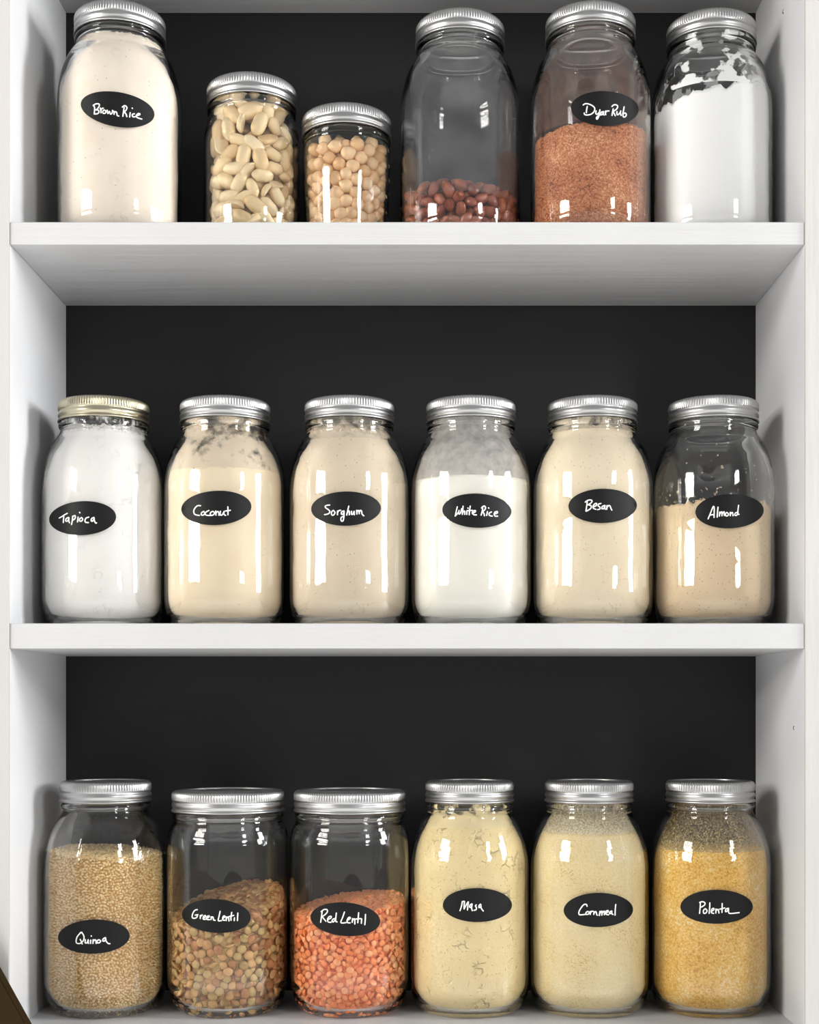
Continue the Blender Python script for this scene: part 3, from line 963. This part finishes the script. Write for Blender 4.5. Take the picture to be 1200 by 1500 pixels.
def shell_points(J, top, zb, spacing, radial, g, arc=1.9, tries=16000):
    """dart throwing on the inside of the glass, facing side"""
    pts = []
    cell = spacing; grid = {}
    rw = J.R - WALL_T - radial
    for _ in range(tries):
        a = -math.pi / 2 + g.uniform(-arc, arc)
        z = g.uniform(zb, 330)
        if z > top(rw * math.cos(a), rw * math.sin(a)) - spacing * 0.3: continue
        s = a * rw
        ci, cj = int(s // cell), int(z // cell)
        ok = True
        for di in (-1, 0, 1):
            for dj in (-1, 0, 1):
                for (q, w) in grid.get((ci + di, cj + dj), ()):
                    if (q - s) ** 2 + (w - z) ** 2 < spacing ** 2: ok = False; break
                if not ok: break
            if not ok: break
        if ok:
            grid.setdefault((ci, cj), []).append((s, z)); pts.append((a, z))
    return pts

def top_points(J, top, spacing, g, n=5000):
    pts = []
    arr = np.zeros((0, 2))
    rw = J.R - WALL_T - 3
    for _ in range(n):
        a = g.uniform(0, 6.283); r = math.sqrt(g.uniform(0, 1)) * rw
        p = np.array([r * math.cos(a), r * math.sin(a)])
        if len(arr) and (((arr - p) ** 2).sum(1) < spacing ** 2).any(): continue
        arr = np.vstack([arr, p]); pts.append(tuple(p))
    return pts

def lentils(J, name, label, cat, group, stuff_name, stuff_label, mats, d, th, top, ell, tilt, g, d_sp):
    cents, rots = [], []
    for layer, (sp, rad0) in enumerate(((d_sp, 0.0), (d_sp * 0.95, 5.0))):
        for a, z in shell_points(J, top, 10, sp, rad0, g):
            n = Vector((math.cos(a), math.sin(a), 0))
            tl = abs(g.normal(0, tilt)); tw = g.uniform(0, 6.283)
            t1 = Vector((-n.y, n.x, 0)); t2 = Vector((0, 0, 1))
            ax = (n * math.cos(tl) + (t1 * math.cos(tw) + t2 * math.sin(tw)) * math.sin(tl)).normalized()
            ext = math.sqrt((th / 2 * math.cos(tl)) ** 2 + (d / 2 * math.sin(tl)) ** 2)
            r = J.rin(z, 0.6) - ext - rad0 - g.uniform(0, 0.6)
            cents.append((r * n.x, r * n.y, z)); rots.append(ax.to_track_quat('Z', 'Y'))
    for (x, y) in top_points(J, top, d_sp * 0.8, g):
        for k in range(2):
            z = top(x, y) - 1.5 - 2.5 * k
            r = math.hypot(x, y); lim = J.rin(z, 0.6) - d / 2
            s = min(1, lim / max(r, 1e-6))
            ax = Vector((g.normal(0, .45), g.normal(0, .45), 1)).normalized()
            cents.append((x * s, y * s, z)); rots.append(ax.to_track_quat('Z', 'Y'))
    cents = np.array(cents)
    scales = g.uniform(0.88, 1.1, len(cents))
    # apparent radius from how the disc faces the lens
    face = np.array([abs((q @ Vector((0, 0, 1))).y) for q in rots])
    vis = visible_counts(cents, d / 2 * scales * np.sqrt(np.maximum(face, 0.3)), J, ell, 1500)
    v, f = uv_seed(14, 8, lentil_fn(d, th))
    protos = []
    for m in mats:
        me = mesh_from(name, v, f); me.materials.append(m); protos.append(me)
    done = scatter_things(J, name, label, cat, group, protos, cents, rots, scales, vis, 2, 300)
    VV, FF, MI = [], [], []
    for i in range(len(cents)):
        if i in done: continue
        Mx = np.array(rots[i].to_matrix())
        b = len(VV) * len(v)
        VV.append((v * scales[i]) @ Mx.T + cents[i])
        FF += [tuple(b + k for k in q) for q in f]
        MI += [i % len(mats)] * len(f)
    core = fill_mesh(J, lambda x, y: top(x, y) - 5, zb=14, gap=9.5, segs=100, rows=14)
    nb = len(VV) * len(v)
    VV.append(np.array([x.co[:] for x in core.vertices]) / U)
    FF += [tuple(k + nb for k in p.vertices) for p in core.polygons]
    MI += [0] * len(core.polygons)
    me = mesh_from(stuff_name, np.concatenate(VV), FF)
    for m in mats: me.materials.append(m)
    me.polygons.foreach_set('material_index', MI)
    o = link(stuff_name, me)
    o.location = (J.X * U, J.Y * U, J.Z * U)
    tag(o, stuff_label, cat, group, 'stuff')
    # the heap behind the outer layers
    return o

M_gl = [seed_mat('olive_lentil', [(174, 142, 84), (204, 170, 110), (190, 154, 96)], 0.5, 0.35),
        seed_mat('brown_lentil', [(166, 110, 64), (190, 132, 82), (154, 102, 60)], 0.5, 0.35),
        seed_mat('tan_lentil', [(204, 158, 100), (214, 166, 108), (184, 134, 82)], 0.5, 0.35)]
lentils(jg, 'lentil', 'small flat lentil, olive to brown, in the jar labelled Green Lentil', 'lentil', 'lentils in the jar labelled Green Lentil',
        'loose_lentils', 'rest of the olive and brown lentils in the jar labelled Green Lentil', M_gl, 14.5, 6.0,
        plane_top(170, 0.22, 0.22), (317, 1342, 50, 24.5), 0.55, g, 11.0)
M_rl = [seed_mat('orange_lentil', [(242, 130, 68), (250, 152, 92), (246, 140, 80)], 0.55, 0.3),
        seed_mat('pale_orange_lentil', [(252, 164, 106), (253, 176, 122), (248, 150, 90)], 0.55, 0.3)]
lentils(je, 'split_lentil', 'tiny flat orange lentil in the jar labelled Red Lentil', 'lentil', 'orange lentils in the jar labelled Red Lentil',
        'loose_split_lentils', 'rest of the orange lentils in the jar labelled Red Lentil', M_rl, 11.0, 4.2,
        plane_top(168, 0.13, 0.08), (506, 1346, 51, 24.5), 0.6, g, 8.0)

# quinoa: one mass of tiny grains
def quinoa():
    bm = bmesh.new(); bmesh.ops.create_icosphere(bm, subdivisions=1, radius=1.0)
    v = np.array([x.co[:] for x in bm.verts]); f = np.array([[y.index for y in x.verts] for x in bm.faces]); bm.free()
    top = plane_top(252, -0.05, 0.04)
    C = []
    for sp, rad0 in ((3.75, 0), (3.9, 2.4)):
        for a, z in shell_points(jq, top, 8.5, sp, rad0, g, 1.85, 60000):
            r = jq.rin(z, 0.6) - 2.3 - rad0 - g.uniform(0, .5)
            C.append((r * math.cos(a), r * math.sin(a), z))
    rw = jq.R - WALL_T - 3
    for _ in range(2600):
        a = g.uniform(0, 6.283); r = math.sqrt(g.uniform(0, 1)) * rw
        x, y = r * math.cos(a), r * math.sin(a)
        C.append((x, y, top(x, y) + g.uniform(-3, 1)))
    C = np.array(C); n = len(C)
    sc = g.uniform(1.85, 2.5, (n, 1)) * np.array([1, 1, 1])
    sc = sc[:, None, :] * np.stack([np.ones(n), g.uniform(.8, 1, n), g.uniform(.75, 1, n)], 1)[:, None, :]
    VV = (v[None] * sc + C[:, None, :]).reshape(-1, 3)
    FF = (f[None] + (np.arange(n) * len(v))[:, None, None]).reshape(-1, 3)
    core = fill_mesh(jq, plane_top(250, -0.05, 0.04), zb=10, gap=4.6, segs=120, rows=20)
    cv = np.array([x.co[:] for x in core.vertices]) / U
    cf = [tuple(k + len(VV) for k in p.vertices) for p in core.polygons]
    me = mesh_from('quinoa', np.vstack([VV, cv]), FF.tolist() + cf)
    m = seed_mat('quinoa_grain', [(220, 176, 112), (248, 220, 164), (252, 232, 186), (248, 222, 170), (234, 196, 134)], 0.6, 0.25, True)
    me.materials.append(m); me.materials.append(plain('quinoa_gap_shade', lin((200, 156, 96)), 0.8, 0.1))  # core coloured darker to stand for the shade between grains
    me.polygons.foreach_set('material_index', [0] * len(FF) + [1] * len(cf))
    o = link('quinoa', me)
    o.location = (jq.X * U, jq.Y * U, jq.Z * U)
    tag(o, 'tiny pale golden quinoa grains filling the jar labelled Quinoa', 'quinoa', None, 'stuff')
quinoa()

# ------------------------------------------------------------------ stand-in board for a flat brown corner of unknown nature, bottom left
def board():
    z = F - 30
    def q(u, v): return ((u - VX) * z / F, (VY - v) * z / F)
    P = [q(-60, 1325), q(480, 2297), q(380, 2353), q(-160, 1381)]
    c = (sum(p[0] for p in P) / 4, sum(p[1] for p in P) / 4)
    verts = [(x - c[0], -12, y - c[1]) for x, y in P] + [(x - c[0], 12, y - c[1]) for x, y in P]
    faces = [(0, 1, 2, 3), (7, 6, 5, 4), (0, 4, 5, 1), (1, 5, 6, 2), (2, 6, 7, 3), (3, 7, 4, 0)]
    me = mesh_from('stand_in_board', verts, faces, False); 
    bm = bmesh.new(); bm.from_mesh(me); bmesh.ops.recalc_face_normals(bm, faces=bm.faces[:])
    bmesh.ops.bevel(bm, geom=bm.edges[:], offset=1.5 * U, segments=2, affect='EDGES'); bm.to_mesh(me); bm.free()
    o = link('stand_in_board', me, M_board)
    o.location = (c[0] * U, -18 * U, c[1] * U)
    tag(o, 'flat dark brown stand-in board with a slanted edge at the bottom left, before the cabinet frame', 'board')
board()
